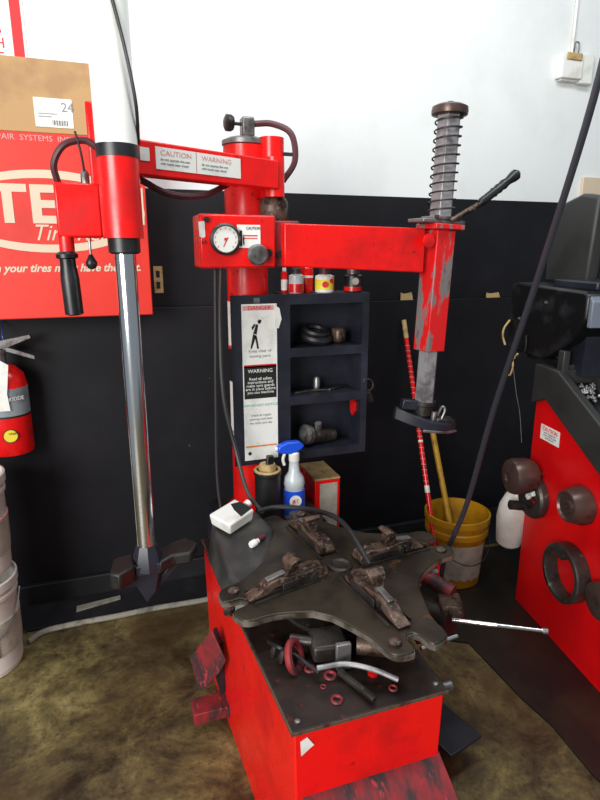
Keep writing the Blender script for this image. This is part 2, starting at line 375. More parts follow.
lk = MB(PX).box(-.12, .085, -.048, .048, 1.758, 1.772).box(-.055, .06, -.052, .052, 1.772, 1.785).build('lock_plate', 'steel', T, bevel=.003)
for s in (-1, 1):
    MB(PX).lathe([(.009, 0), (.009, .014)], (.055 * s, -.045, 1.772), (0, 0, 1), 6).build('lock_bolt', 'dsteel', lk)
bar = MB(PX).lathe([(.042, 1.03), (.042, 1.75), (.046, 1.79), (.046, 2.145)], (0, 0, 0), (0, 0, 1), 6, ang0=.26)
bar.build('hexagon_bar', 'bar', T, bevel=.002)
sp = []
turns, z0, z1 = 11, 1.79, 2.14
for k in range(turns * 16 + 1):
    a = 2 * PI * k / 16; sp.append((.0505 * math.cos(a), .0505 * math.sin(a), z0 + (z1 - z0) * k / (turns * 16)))
MB(PL).tube(sp, .0032, 6, smooth=False).build('spring', 'dsteel', T)
MB(PL).lathe([(.050, 0), (.066, .004), (.068, .014), (.066, .030), (.05, .038), (.015, .040), (.012, .05), (0, .052)], (0, 0, 2.143), (0, 0, 1), 32).build('bar_cap', 'cone', T)
hd = MB().cyl((PC.x + .05, 1.97, 1.768), (1.42, 1.95, 1.84), .010).build('lock_handle', 'rust', T)
gp = MB().lathe([(.012, 0), (.017, .01), (.016, .06), (.019, .07), (.016, .08), (.019, .095), (.016, .105), (.019, .12), (.015, .14), (.021, .17), (.021, .185), (.012, .195)],
                (1.40, 1.952, 1.832), (.135, -.01, .10), 16).build('lock_grip', 'black', T)
# mount head
mh = MB(PX).lathe([(.034, 0), (.042, .008), (.042, .045), (.05, .05), (.05, .065)], (0, 0, .985), (0, 0, 1), 24).build('mount_collar', 'dsteel', T)
hx = Matrix.Translation((PC.x + .01, PC.y - .02, 1.0)) @ Matrix.Rotation(-.18, 4, 'Z') @ Matrix.Rotation(.12, 4, 'Y') @ Matrix.Translation((0, 0, -1.0))
m2 = MB(hx).prism([(-.145, -.012), (-.135, .03), (-.05, .05), (.05, .045), (.125, .02), (.13, -.02), (.07, -.06), (-.02, -.062), (-.10, -.045)],
                  lambda a, b: (a, b, .935 + abs(a) * .0 + max(0, -a) * .22), lambda a, b: (a, b, .975 + max(0, -a) * .30))
m2.build('mount_head', 'blackm', T, bevel=.006)
MB(hx).pz([(-.03, -.066), (.07, -.066), (.135, -.024), (.12, -.02), (.06, -.055), (-.03, -.055)], .934, .944).build('head_lip', 'steel', T, bevel=.002)
MB(hx).cyl((.02, -.03, .975), (.02, -.03, 1.015), .012, seg=12).build('head_bolt', 'steel', T)
MB(hx).box(.03, .115, -.04, .02, .968, .992).build('mount_pad', 'dsteel', T, bevel=.008)
MB(hx).box(-.115, -.045, -.01, .03, 1.01, 1.05).build('mount_ear', 'blackm', T, bevel=.005)
MB(hx).tube([(.035, -.03, 1.0), (.045, -.035, 1.04), (.058, -.04, 1.03), (.05, -.04, .99)], .005, 6).build('mount_spring', 'steel', T)

# black shelf unit fixed to the column
SY, SD = 2.045, .15
sh = MB()
sh.box(.44, .65, SY, SY + .012, .845, 1.50)
sh.box(.65, .665, SY, SY + SD, .845, 1.50)
sh.box(.965, .992, SY, SY + SD, .845, 1.50)
for z0, z1 in ((1.462, 1.50), (1.262, 1.296), (1.072, 1.106), (.845, .878)):
    sh.box(.665, .965, SY, SY + .008, z0, z1); sh.box(.665, .965, SY + .008, SY + SD, z1 - .008, z1)
sh.box(.665, .965, SY + SD - .006, SY + SD, .845, 1.50)
sh = sh.build('parts_shelf', 'blackm', T)
wl = MB().box(.478, .612, SY - .002, SY - .0005, .865, 1.468).build('warning_label', 'paper', T)
def lb(z0, z1, m, x0=.482, x1=.608, n='label_band'): MB().box(x0, x1, SY - .003, SY - .002, z0, z1).build(n, m, wl)
lb(1.445, 1.462, 'inkpink')
lettering('label_heading', 'DANGER', .022, (.545, SY - .0036, 1.4535), RX, UZ, 'inkred', wl, align='CENTER', sx=1.0)
# bending figure
fg = MB()
fg.py([(.537, 1.405), (.545, 1.412), (.553, 1.408), (.550, 1.398), (.542, 1.394)], SY - .003, SY - .002)
fg.py([(.520, 1.36), (.532, 1.395), (.540, 1.392), (.533, 1.355)], SY - .003, SY - .002)
fg.py([(.520, 1.36), (.509, 1.305), (.514, 1.303), (.530, 1.348)], SY - .003, SY - .002)
fg.py([(.524, 1.356), (.533, 1.352), (.538, 1.325), (.541, 1.303), (.534, 1.303), (.531, 1.325)], SY - .003, SY - .002)
fg.py([(.530, 1.392), (.518, 1.372), (.514, 1.383), (.526, 1.397)], SY - .003, SY - .002)
fg.build('label_figure', 'ink', wl)
lettering('label_print', 'Keep clear of\nmoving parts', .016, (.545, SY - .0026, 1.285), RX, UZ, 'inkgrey', wl, align='CENTER', line=1.2)
lb(1.112, 1.238, 'ink'); lb(1.232, 1.243, 'inkred')
lettering('label_print', 'WARNING', .02, (.545, SY - .0036, 1.218), RX, UZ, 'paper', wl, align='CENTER')
lettering('label_print', 'Read all safety\ninstructions and\nmake sure guards\nare in place before\nyou use machine', .0155, (.545, SY - .0036, 1.162), RX, UZ, 'paper', wl, align='CENTER', line=.85)
lettering('label_print', 'IMPORTANT NOTICE', .014, (.545, SY - .0026, 1.085), RX, UZ, 'inkgreen', wl, align='CENTER')
lettering('label_print', 'Check air supply,\nlubricate and clean\nthe table each day', .012, (.545, SY - .0026, 1.03), RX, UZ, 'inkgrey', wl, align='CENTER', line=1.3)
lb(.918, .924, 'inkor')
MB().lathe([(.007, 0), (.007, .001)], (.498, SY - .002, .893), (0, -1, 0), 14).build('label_hole', 'ink', wl)
MB().box(.525, .547, SY - .004, SY - .0005, 1.47, 1.49).build('label_clip', 'steel', wl)
MB().py([(.60, 1.465), (.622, 1.45), (.63, 1.41), (.618, 1.375), (.606, 1.38)], SY - .0045, SY - .003).build('peeled_label_corner', 'paper', wl)

# turntable
TC = Vector((.623, 1.434, 0)); TR = math.radians(8)
ARMS = [(math.radians(t), R) for t, R in ((6, .385), (98, .412), (194, .378), (277, .412))]
def star(w_, rin, rc=.035):
    pts = []
    for k, (a, R) in enumerate(ARMS):
        ca, sa = math.cos(a), math.sin(a)
        arm_ = [(R - rc, -w_), (R - .3 * rc, -w_ + .3 * rc), (R, -w_ + rc), (R, -.022), (R - .06, -.018), (R - .06, .018), (R, .022), (R, w_ - rc), (R - .3 * rc, w_ - .3 * rc), (R - rc, w_)]
        arm_ += [(R * .83, w_ * 1.0), (R * .70, w_ * 1.15)]
        for x, y in arm_: pts.append((x * ca - y * sa, x * sa + y * ca))
        a2, R2 = ARMS[(k + 1) % 4]; d = (a + (a2 if a2 > a else a2 + 2 * PI)) / 2
        pts.append((rin * math.cos(d), rin * math.sin(d)))
        c2, s2 = math.cos(a2), math.sin(a2)
        for x, y in [(R2 * .70, -w_ * 1.15), (R2 * .83, -w_)]: pts.append((x * c2 - y * s2, x * s2 + y * c2))
    return pts
TX = Matrix.Translation(TC)
def smooth_poly(p, it=1):
    for _ in range(it):
        q = []
        for i in range(len(p)):
            a, b = Vector(p[i]), Vector(p[(i + 1) % len(p)]); q += [tuple(a.lerp(b, .25)), tuple(a.lerp(b, .75))]
        p = q
    return p
tp = MB(TX).pz(smooth_poly(star(.090, .232), 1), .700, .722).build('turntable', 'plate', T, bevel=.003)
MB(TX).pz([(x * 1.006, y * 1.006) for x, y in smooth_poly(star(.090, .232), 1)], .703, .7175).build('table_rim', 'rim', tp)
MB(TX).lathe([(.19, 0), (.19, .012), (.12, .02), (.11, .075), (.14, .085)], (0, 0, TOP + .012), (0, 0, 1), 40).build('turntable_base', 'dsteel', T)
MB(TX).lathe([(.038, 0), (.038, .006), (.03, .010), (.024, .004), (0, .004)], (0, 0, .722), (0, 0, 1), 24).build('centre_nut', 'dsteel', T)
def jaw(k, r0, flip=1):
    J = Matrix.Translation(TC) @ Matrix.Rotation(ARMS[k][0], 4, 'Z') @ Matrix.Translation((r0, 0, .723))
    prof = [(-.12, 0), (-.045, 0), (-.035, .016), (.045, .016), (.075, .004), (.125, 0), (.135, .006), (.10, .018), (.065, .038), (.035, .042), (.0, .036), (-.05, .036), (-.09, .042), (-.125, .030), (-.13, .012)]
    j = MB(J).prism(prof, lambda a, b: (a, -.020 - .006 * (a < 0), b), lambda a, b: (a, .020 + .006 * (a < 0), b))
    j = j.build('clamp_jaw', 'rust', T, bevel=.004)
    MB(J).prism([(-.03, .034), (.018, .038), (.006, .058), (.004, .078), (-.02, .090), (-.036, .084), (-.022, .066), (-.032, .052)], lambda a, b: (a, -.010 - .3 * (b - .034), b), lambda a, b: (a, .014 + .3 * (b - .034), b)).build('jaw_tooth', 'rust', j, bevel=.003)
    MB(J).box(-.09, .10, -.016, .016, .0, .010).build('jaw_base', 'dsteel', j, bevel=.002)
    MB(J).box(-.03, .07, -.010, .010, .043, .049, Matrix.Rotation(.12, 3, 'Y')).build('jaw_strip', 'steel', j, bevel=.002)
    MB(J).box(-.09, .03, .025, .029, .002, .028).box(-.09, .03, -.029, -.025, .002, .028).build('jaw_slide', 'dsteel', j, bevel=.001)
    MB(J).lathe([(.008, 0), (.008, .004)], (.045, -.024, .024), (0, -1, 0), 12).build('jaw_pin', 'ink', j)
    MB(J).lathe([(.006, 0), (.006, .004)], (-.05, -.024, .020), (0, -1, 0), 12).build('jaw_pin', 'ink', j)
    # slot rails on the table
    K = Matrix.Translation(TC) @ Matrix.Rotation(ARMS[k][0], 4, 'Z')
    MB(K).box(.06, .31, -.036, -.031, .722, .728).box(.06, .31, .031, .036, .722, .728).build('slot_rail', 'dsteel', tp)
    MB(K).lathe([(.017, 0), (.017, .006), (.009, .012), (0, .013)], (ARMS[k][1] - .045, -.055, .722), (0, 0, 1), 16).build('table_bolt', 'rust', tp)
for k, r0 in ((0, .185), (1, .20), (2, .19), (3, .20)): jaw(k, r0)
# mechanism under the table
def orng(n, pts, r, m): MB().tube(pts, r, 8).build(n, m, T)
MB().torus((.395, 1.19, .645), (.75, -.55, .35), .036, .010, 28, 8).build('pull_ring', 'red_grimy', T)
MB().box(.445, .54, 1.16, 1.25, .625, .672, Matrix.Rotation(-.15, 3, 'Z')).build('cylinder_block', 'dsteel', T, bevel=.008)
MB().box(.49, .53, 1.135, 1.15, .615, .69, Matrix.Rotation(-.15, 3, 'Z')).build('block_flange', 'steel', T, bevel=.003)
MB().cyl((.40, 1.24, .66), (.45, 1.21, .66), .014, seg=12).build('pipe_elbow', 'dsteel', T)
MB().tube([(.345, 1.26, .65), (.36, 1.21, .665), (.40, 1.20, .64), (.44, 1.13, .63)], .005, 8).build('small_air_line', 'rubber', T)
MB().cyl((.56, 1.17, .655), (.64, 1.13, .655), .026, seg=20).build('air_cylinder', 'rust', T)
orng('cylinder_rod', [(.43, 1.12, .655), (.50, 1.105, .66), (.56, 1.07, .655), (.61, 1.035, .64)], .0065, 'bar')
MB().box(.505, .522, 1.005, 1.13, .618, .632, Matrix.Rotation(.35, 3, 'Z')).build('release_lever', 'dsteel', T, bevel=.004)
MB().lathe([(.014, 0), (.014, .008)], (.575, 1.10, TOP + .013), (0, 0, 1), 16).build('red_washer', 'red_pl', T)
for k in range(3):
    x = .352 + .014 * k; y = 1.245 - .03 * k
    MB().lathe([(.006, 0), (.009, .02), (.005, .035)], (x, y, TOP + .013), (.2, .1 * k, 1), 8).build('linkage_pin', 'dsteel', T)
MB().lathe([(.018, 0), (.018, .022), (.01, .026)], (.285, 1.47, TOP + .012), (0, 0, 1), 14).build('corner_bolt', 'rust', T)
# bead breaker on the right side
ba = MB().prism([(1.74, .57), (1.74, .50), (1.42, .38), (1.40, .44)], lambda a, b: (.90, a, b), lambda a, b: (.96, a, b)).build('breaker_arm', 'red_grimy', T, bevel=.006)
MB().cyl((1.0, 1.70, .515), (1.10, 1.52, .475), .028, seg=18).build('breaker_tube', 'red_grimy', T)
MB().box(1.03, 1.11, 1.44, 1.54, .425, .475, Matrix.Rotation(-.4, 3, 'Z')).build('breaker_knuckle', 'rust', T, bevel=.01)
MB().box(.735, .965, 1.70, 1.78, .49, .56).build('breaker_mount', 'red_grimy', T, bevel=.006)
MB().cyl((.98, 1.60, .40), (1.05, 1.45, .41), .05, seg=24).build('breaker_cylinder', 'dsteel', T)
MB().box(.94, 1.10, 1.48, 1.60, .36, .42, Matrix.Rotation(-.5, 3, 'Z')).build('breaker_link', 'rust', T, bevel=.01)
MB().cyl((.80, 1.55, .52), (.95, 1.43, .42), .035, seg=20).build('breaker_piston', 'rust', T)
MB().cyl((.86, 1.44, .50), (.885, 1.42, .62), .016, seg=14).build('hose_fitting', 'white', T)
MB().cyl((.83, 1.42, .53), (.85, 1.42, .58), .016, seg=14).build('red_fitting', 'red_pl', T)
MB().tube([(.905, 1.34, .705), (.89, 1.40, .66), (.86, 1.42, .60), (.84, 1.44, .54)], .006, 8).build('breaker_hose', 'steel', T)
MB().cyl((.85, 1.315, .46), (.99, 1.33, .46), .007, seg=12).build('breaker_rod', 'chrome', T)
hb = MB().cyl((1.04, 1.43, .44), (1.15, 1.34, .455), .008, seg=12).cyl((1.15, 1.34, .455), (1.275, 1.262, .458), .0065, seg=12).build('breaker_handle', 'chrome', T)
MB().lathe([(.01, 0), (.01, .015)], (1.272, 1.264, .457), (.85, -.52, .02), 12).build('handle_end', 'steel', hb)

# left helper arm with press cylinder
HX, HY = .072, 1.70
h = MB(); b0, b1 = Vector((.09, 1.77)), Vector((.60, 2.03)); d = (b1 - b0); d.normalize(); n = Vector((-d.y, d.x)) * .028
h.prism([tuple(b0 - n), tuple(b1 - n), tuple(b1 + n), tuple(b0 + n)], lambda a, b: (a, b, 1.862), lambda a, b: (a, b, 1.955))
ha = h.build('helper_arm', 'red', T, bevel=.004)
MB().cyl((.61, 2.05, 1.84), (.61, 2.05, 1.97), .036, seg=28).build('helper_pivot', 'red', T)
d3 = Vector((d.x, d.y, 0)); nn = Vector((d.y, -d.x, 0)) * .0290
P0 = Vector((b0.x, b0.y, 0)) + nn
def arm_label(s0, s1, z0, z1, m='paper'):
    A, Bq = P0 + d3 * s0, P0 + d3 * s1; o_ = nn.normalized() * .0012
    mb = MB(); mb.prism([(0, z0), (1, z0), (1, z1), (0, z1)], lambda a, b: tuple(A.lerp(Bq, a)) [:2] + (b,), lambda a, b: tuple(A.lerp(Bq, a) + o_)[:2] + (b,))
    return mb.build('arm_label', m, ha)
arm_label(.085, .225, 1.882, 1.942); arm_label(.228, .40, 1.882, 1.942); arm_label(.035, .065, 1.90, 1.935)
for s, t_, hh in ((.10, 'CAUTION', .02), (.245, 'WARNING', .02)):
    lettering('arm_letters', t_, hh, P0 + d3 * s + nn.normalized() * .0016 + Vector((0, 0, 1.927)), d3, UZ, 'inkpink', ha, sx=1.2)
    lettering('arm_letters', 'do not operate this arm\nwith hands near wheel', .0105, P0 + d3 * s + nn.normalized() * .0016 + Vector((0, 0, 1.904)), d3, UZ, 'inkgrey', ha, line=1.1)
MB().lathe([(.054, 0), (.054, .62)], (HX, HY, 1.925), (0, 0, 1), 40).build('press_cylinder', 'alu', T)
MB().lathe([(.0555, 0), (.0555, .032)], (HX, HY, 1.893), (0, 0, 1), 40).build('cylinder_band', 'black', T)
MB().lathe([(.054, 0), (.054, .205)], (HX, HY, 1.688), (0, 0, 1), 40).build('rod_guide', 'red', T)
MB().lathe([(.035, 0), (.043, .005), (.043, .042)], (HX, HY, 1.646), (0, 0, 1), 36).build('rod_collar', 'black', T)
MB().lathe([(.029, 0), (.029, .895)], (HX, HY, .753), (0, 0, 1), 36).build('chrome_rod', 'chrome', T)
MB().box(.0, .034, 1.752, 1.79, 1.80, 2.04).build('cylinder_bracket', 'red', T, bevel=.006)
MB().tube([(.128, 1.70, 1.93), (.125, 1.66, 2.02), (.108, 1.645, 2.13), (.085, 1.644, 2.24), (.06, 1.643, 2.33)], .0045, 6).build('thin_air_line', 'black', T)
hb2 = MB().box(-.097, .02, 1.735, 1.80, 1.69, 1.832).build('handle_box', 'red', T, bevel=.006)
MB().tube([(-.085, 1.77, 1.83), (-.09, 1.75, 1.88), (-.06, 1.74, 1.925), (-.01, 1.745, 1.94), (.02, 1.74, 1.925)], .009).build('handle_hose', 'maroon', T)
MB().lathe([(.012, 0), (.012, .025), (.006, .035)], (-.015, 1.76, 1.832), (0, 0, 1), 10).build('valve_fitting', 'steel', T)
MB().tube([(-.015, 1.755, 1.86), (-.02, 1.74, 1.91), (-.03, 1.735, 1.96)], .003, 6).build('cable_tie', 'ink', T)
MB().lathe([(.02, 0), (.02, .045)], (-.078, 1.755, 1.648), (0, 0, 1), 20).build('handle_stem', 'red', T)
MB().lathe([(.015, 0), (.025, .004), (.025, .10), (.021, .14), (.021, .155), (.029, .158), (.029, .168), (.02, .175)], (-.075, 1.745, 1.478), (-.03, 0, 1), 24).build('handle_grip', 'black', T)
MB().cyl((-.018, 1.765, 1.69), (-.018, 1.765, 1.635), .0035, seg=8).build('knob_stem', 'steel', T)
MB().lathe([(0, 0), (.009, .003), (.015, .012), (.016, .02), (.010, .032), (.005, .042)], (-.018, 1.765, 1.603), (0, 0, 1), 16).build('ball_knob', 'black', T)
CD = Matrix.Translation((0, 0, -.095))
# press claw
cl = MB(CD).lathe([(.052, 0), (.050, .02), (.034, .075), (.031, .08)], (HX, HY, .775), (0, 0, 1), 8).build('claw_hub', 'blackm', T)
MB(CD).pz([(-.045, 1.63), (-.015, 1.61), (.03, 1.65), (.03, 1.735), (-.03, 1.72)], .757, .812).build('claw_wing', 'claw', T, bevel=.007)
MB(CD).prism([(.105, 1.655), (.15, 1.68), (.205, 1.665), (.235, 1.72), (.205, 1.775), (.15, 1.765), (.105, 1.74)], lambda a, b: (a, b, .765 + (a - .1) * .12), lambda a, b: (a, b, .805 + (a - .1) * .12)).build('claw_wing', 'claw', T, bevel=.007)
MB(CD).py([(.0, .80), (.11, .80), (.09, .70), (.06, .665), (.045, .70)], 1.665, 1.69).build('claw_fin', 'blackm', T, bevel=.004)
MB(CD).py([(.075, .69), (.095, .69), (.175, .775), (.15, .785)], 1.69, 1.72).build('claw_brace', 'blackm', T, bevel=.003)
MB(CD).box(.03, .115, 1.66, 1.74, .765, .80).build('claw_bridge', 'blackm', T, bevel=.004)

# hoses that belong to the machine
MB().tube([(.13, 1.80, 1.855), (.22, 1.84, 1.82), (.33, 1.90, 1.825), (.43, 1.99, 1.87), (.50, 2.06, 1.90)], .010).build('arm_hose', 'maroon', T)
MB().tube([(.372, 1.96, 1.61), (.368, 1.975, 1.4), (.36, 1.985, 1.1), (.355, 1.98, .82), (.37, 1.95, .63)], .0055, 8).build('air_line', 'greyp', T)
MB().tube([(.392, 1.96, 1.61), (.385, 1.98, 1.4), (.385, 1.96, 1.15), (.42, 1.94, .95), (.44, 1.86, .82), (.475, 1.78, .765)], .0075, 8).build('air_line', 'greyp', T)
MB().tube([(.455, 1.78, .775), (.53, 1.79, .775), (.62, 1.72, .785), (.66, 1.58, .815), (.665, 1.46, .82), (.672, 1.33, .775)], .0085, 10).build('table_hose', 'rubber', T)
# moulded seat block left of the turntable
sb = [(.285, 1.50), (.30, 1.455), (.335, 1.435), (.395, 1.47), (.43, 1.56), (.475, 1.62), (.51, 1.72), (.48, 1.86), (.30, 1.88), (.28, 1.80)]
MB().prism(sb, lambda a, b: (.385 + (a - .385) * 1.04, b, TOP + .0125), lambda a, b: (.39 + (a - .39) * .86, 1.66 + (b - 1.66) * .86, .705 + (b - 1.5) * .13)).build('moulded_block', 'moulded', T, bevel=.012, seg=3)

# ------------------------------------------------------------------ things on and around the machine
def zrot(c, a): return Matrix.Translation(c) @ Matrix.Rotation(a, 4, 'Z')
X = zrot((.362, 1.765, .758), .55) @ Matrix.Rotation(-.12, 4, 'Y') @ Matrix.Rotation(.10, 4, 'X')
e = empty('soap_tray', (.362, 1.765, .74), 'small white plastic tray with black smears on the black moulding', 'tray')
mb = MB(X)
mb.prism([(-.06, -.05), (.06, -.05), (.065, .05), (-.06, .05)], lambda a, b: (a * .92, b * .92, -.004), lambda a, b: (a, b, .040))
mb.build('tray_body', 'white', e, bevel=.007)
MB(X).pz([(.0, -.045), (.058, -.04), (.06, .02), (.03, .035), (.012, .0)], .0402, .0412).build('smear', 'ink', e)
MB(X).lathe([(.014, 0), (.014, .014)], (.07, -.0, .03), (1, 0, .2), 12).build('spout', 'white', e)
o = MB().lathe([(.010, 0), (.012, .004), (.012, .022), (.009, .026), (.009, .034)], (.392, 1.63, .733), (.9, .5, .08), 14).build('bottle_cap', 'white'); tag(o, 'small white cap lying in front of the white tray', 'cap')
o = MB().lathe([(.011, 0), (.011, .035)], (.416, 1.65, .735), (.9, .5, .08), 14).build('valve_stem', 'maroon'); tag(o, 'small dark red stub lying beside the white cap', 'stub')

e = empty('brush_pot', (.555, 2.0, .615), 'black cylindrical pot with a brush in it, left of spray bottle', 'pot')
MB().lathe([(.046, 0), (.05, .004), (.05, .2), (.054, .205), (.054, .215), (.047, .217), (.045, .21), (.045, .05)], (.555, 2.0, .616), (0, 0, 1), 28).build('pot', 'rubber', e)
MB().torus((.555, 2.0, .835), (0, 0, 1), .047, .006, 28, 8).build('pot_rim', 'tan', e)
MB().box(.542, .570, 1.985, 2.005, .66, .895, Matrix.Rotation(.08, 3, 'Y')).build('brush_handle', 'black', e, bevel=.004)
MB().lathe([(.032, 0), (.036, .02), (.03, .035)], (.555, 2.0, .825), (0, 0, 1), 14).build('bristles', 'tan', e)

bx, by, bz = .664, 2.0, .616
e = empty('spray_bottle', (bx, by, bz), 'cloudy white spray bottle with blue trigger top and blue label', 'spray bottle')
MB().lathe([(.038, 0), (.042, .006), (.042, .10), (.038, .135), (.042, .15), (.038, .175), (.022, .20), (.019, .235), (.019, .255)], (bx, by, bz), (0, 0, 1), 28).build('bottle', 'clear', e)
MB().lathe([(.0425, 0), (.0425, .105)], (bx, by, bz + .022), (0, 0, 1), 32).build('bottle_label', 'blue', e)
MB().lathe([(.024, 0), (.024, .0015)], (bx - .008, by - .0425, bz + .09), (-.15, -1, 0), 24).build('label_disc', 'white', e)
lettering('label_letters', 'JET', .021, (bx - .008, by - .0455, bz + .09), RX, UZ, 'inkred', e, align='CENTER')
MB().lathe([(.021, 0), (.021, .03), (.016, .036)], (bx, by, bz + .245), (0, 0, 1), 20).build('neck_ring', 'white', e)
MB().prism([(-.06, .012), (-.055, .036), (-.02, .050), (.03, .050), (.052, .030), (.035, .012), (.0, 0), (-.03, .004)], lambda a, b: (bx - .012 + a, by - .016, bz + .275 + b), lambda a, b: (bx - .012 + a, by + .016, bz + .275 + b)).build('spray_head', 'blue', e, bevel=.006)
MB().tube([(bx - .035, by, bz + .285), (bx - .045, by, bz + .255), (bx - .04, by, bz + .23)], .006, 8).build('trigger', 'white', e)
MB().cyl((bx - .062, by, bz + .298), (bx - .078, by, bz + .298), .009, seg=12).build('nozzle', 'white', e)

# on top of the shelf
def can(name, x, y, r, hh, body, band, bz0, bz1, cap, cr, ch, label, cat):
    e = empty(name, (x, y, 1.5005), label, cat, None)
    MB().lathe([(r * .94, 0), (r, .003), (r, hh), (cr, hh + .006)], (x, y, 1.5005), (0, 0, 1), 24).build('body', body, e)
    MB().lathe([(r + .0006, 0), (r + .0006, (bz1 - bz0))], (x, y, 1.5005 + bz0), (0, 0, 1), 24).build('wrap', band, e)
    MB().lathe([(cr, 0), (cr, ch), (cr * .8, ch + .003)], (x, y, 1.5005 + hh + .006), (0, 0, 1), 20).build('cap', cap, e)
    return e
can('squeeze_bottle', .708, 2.10, .029, .065, 'clear', 'red_pl', .002, .035, 'greyp', .018, .02, 'clear squat bottle with pinkish red band, on shelf top beside red can', 'bottle')
can('paint_can', .762, 2.135, .026, .088, 'red_pl', 'paper', .055, .064, 'paper', .022, .006, 'slim red can with white stripe between clear bottle and yellow can', 'can')
e_ = can('cement_can', .824, 2.10, .037, .062, 'paper', 'yellowp', .012, .05, 'maroon', .022, .03, 'white and yellow can with dark cap on shelf top', 'can')
MB().lathe([(.012, 0), (.012, .001)], (.812, 2.0625, 1.532), (-.3, -1, 0), 16).lathe([(.009, 0), (.009, .001)], (.838, 2.064, 1.545), (.3, -1, 0), 16).build('red_spots', 'inkred', e_)
e_ = can('glue_jar', .945, 2.10, .036, .062, 'black', 'red_pl', .004, .02, 'steel', .026, .018, 'black jar with red bottom band and metal lid, right end of shelf top', 'jar')
MB().lathe([(.014, 0), (.014, .001)], (.938, 2.0635, 1.542), (-.2, -1, 0), 16).build('emblem', 'paperD', e_)
can('marker_bottle', .668, 2.125, .012, .075, 'red_pl', 'paper', .01, .05, 'white', .008, .01, 'thin red and white bottle at left end of shelf top', 'bottle')
IU = Matrix.Translation((0, 0, .0265))
# inside the shelf
o = MB(IU).torus((.80, 2.125, 1.299), (.1, -.25, 1), .05, .016, 28, 8).torus((.80, 2.13, 1.322), (.1, -.25, 1), .045, .013, 28, 8).build('coiled_hose', 'rubber'); tag(o, 'coiled black hose lying in top compartment of shelf', 'hose')
o = MB(IU).box(  .87, .92, 2.10, 2.15, 1.271, 1.33, Matrix.Rotation(.4, 3, 'Z')).build('brown_block', 'rust', bevel=.012); tag(o, 'rusty brown lump beside the coiled hose in top compartment', 'metal part')
for i, (x, y, l, r_, lab) in enumerate(((.73, 2.09, .08, .3, 'short flat steel bar at left in middle compartment'), (.80, 2.10, .11, -.15, 'long flat steel bar in centre of middle compartment'), (.89, 2.12, .06, .5, 'short flat steel bar at right in middle compartment'))):
    o = MB(IU).box(x - l / 2, x + l / 2, y - .007, y + .007, 1.0805, 1.088, Matrix.Rotation(r_, 3, 'Z')).build('steel_bar', 'dsteel', bevel=.002); tag(o, lab, 'metal bar')
o = MB(IU).lathe([(.014, 0), (.014, .04), (.009, .05)], (.81, 2.14, 1.0805), (0, 0, 1), 12).build('metal_socket', 'steel'); tag(o, 'small upright grey socket behind bars in middle compartment', 'socket')
e = empty('air_valve', (.80, 2.10, .8785), 'grimy grey cast metal valve lying in bottom compartment', 'valve')
MB(IU).cyl((.765, 2.105, .895), (.88, 2.12, .882), .036, .026, 20).build('valve_body', 'dsteel', e)
MB(IU).lathe([(.03, 0), (.042, .01), (.042, .03), (.025, .035), (.02, .02)], (.77, 2.105, .897), (-.9, -.35, .2), 12).build('valve_flange', 'steel', e)
MB(IU).cyl((.80, 2.09, .9), (.79, 2.07, .955), .014, seg=10).build('valve_stub', 'steel', e)
o = MB(IU).prism([(2.085, 1.02), (2.11, 1.045), (2.135, 1.02), (2.13, .975), (2.11, .96), (2.085, .985)], lambda a, b: (.9645, a, b), lambda a, b: (.958, a, b)).build('red_tag', 'red_pl'); tag(o, 'red hexagonal tag on inner right side of bottom compartment', 'tag')
e = empty('hanging_clamp', (1.02, 2.10, 1.0), 'small dark metal clamp hanging on right side of black shelf', 'clamp')
MB().torus((1.022, 2.10, 1.115), (0, -1, .2), .024, .005, 20, 8).build('ring', 'dsteel', e)
MB().py([(.995, 1.04), (1.05, 1.04), (1.045, 1.06), (1.03, 1.09), (1.0, 1.085)], 2.09, 2.11).build('foot', 'dsteel', e, bevel=.003)

# ------------------------------------------------------------------ back wall things, left
CF = 2.5     # front of the red cabinet
e = empty('tire_repair_cabinet', (-.27, 2.6, 1.395), 'large red tire repair cabinet with cream oval emblem on the black wall', 'cabinet')
MB().box(-.78, .203, CF, WY - .013, 1.395, 2.083).build('cabinet_body', 'red_card', e, bevel=.004)
def ell(a, b, n=56): return [(a * math.cos(2 * PI * k / n), b * math.sin(2 * PI * k / n)) for k in range(n)]
mb = MB(); ex, ez = -.165, 1.802; o_ = ell(.36, .152); i_ = ell(.335, .122); n_ = len(o_)
for k in range(n_):
    k2 = (k + 1) % n_; q = [o_[k], o_[k2], i_[k2], i_[k]]
    mb.py([(ex + a, ez + b) for a, b in q], CF - .0012, CF - .0002)
mb.build('oval_ring', 'cream', e)
lettering('big_letters', 'TECH', .19, (-.37, CF - .001, 1.822), RX, UZ, 'cream', e, space=1.05, sx=1.15, depth=.0012, bold=.006)
lettering('script_letters', 'Tire Repairs', .085, (-.235, CF - .001, 1.722), RX, UZ, 'cream', e, shear=.35, sx=.95)
lettering('slogan_letters', 'When your tires must have the best.', .042, (.165, CF - .001, 1.59), RX, UZ, 'cream', e, shear=.3, align='RIGHT', sx=1.0, bold=.0012)
lettering('top_letters', 'REPAIR  SYSTEMS  INSIDE', .028, (-.02, CF - .001, 2.063), RX, UZ, 'inkpink', e, align='RIGHT', sx=1.05)
e = empty('cardboard_carton', (-.3, 2.62, 2.084), 'brown cardboard carton with white shipping label on top of red cabinet', 'carton')
MB().box(-.66, .035, CF + .005, WY - .02, 2.084, 2.335).build('carton_body', 'card', e, bevel=.003)
MB().box(-.178, -.045, CF + .003, CF + .0045, 2.105, 2.205).build('shipping_label', 'paper', e)
lettering('label_number', '24', .045, (-.085, CF + .002, 2.175), RX, UZ, 'inkgrey', e)
mb = MB()
for k in range(12): mb.box(-.118 + k * .0045, -.118 + k * .0045 + .001 + .0015 * (k % 2), CF + .002, CF + .003, 2.112, 2.13)
mb.build('barcode', 'ink', e)
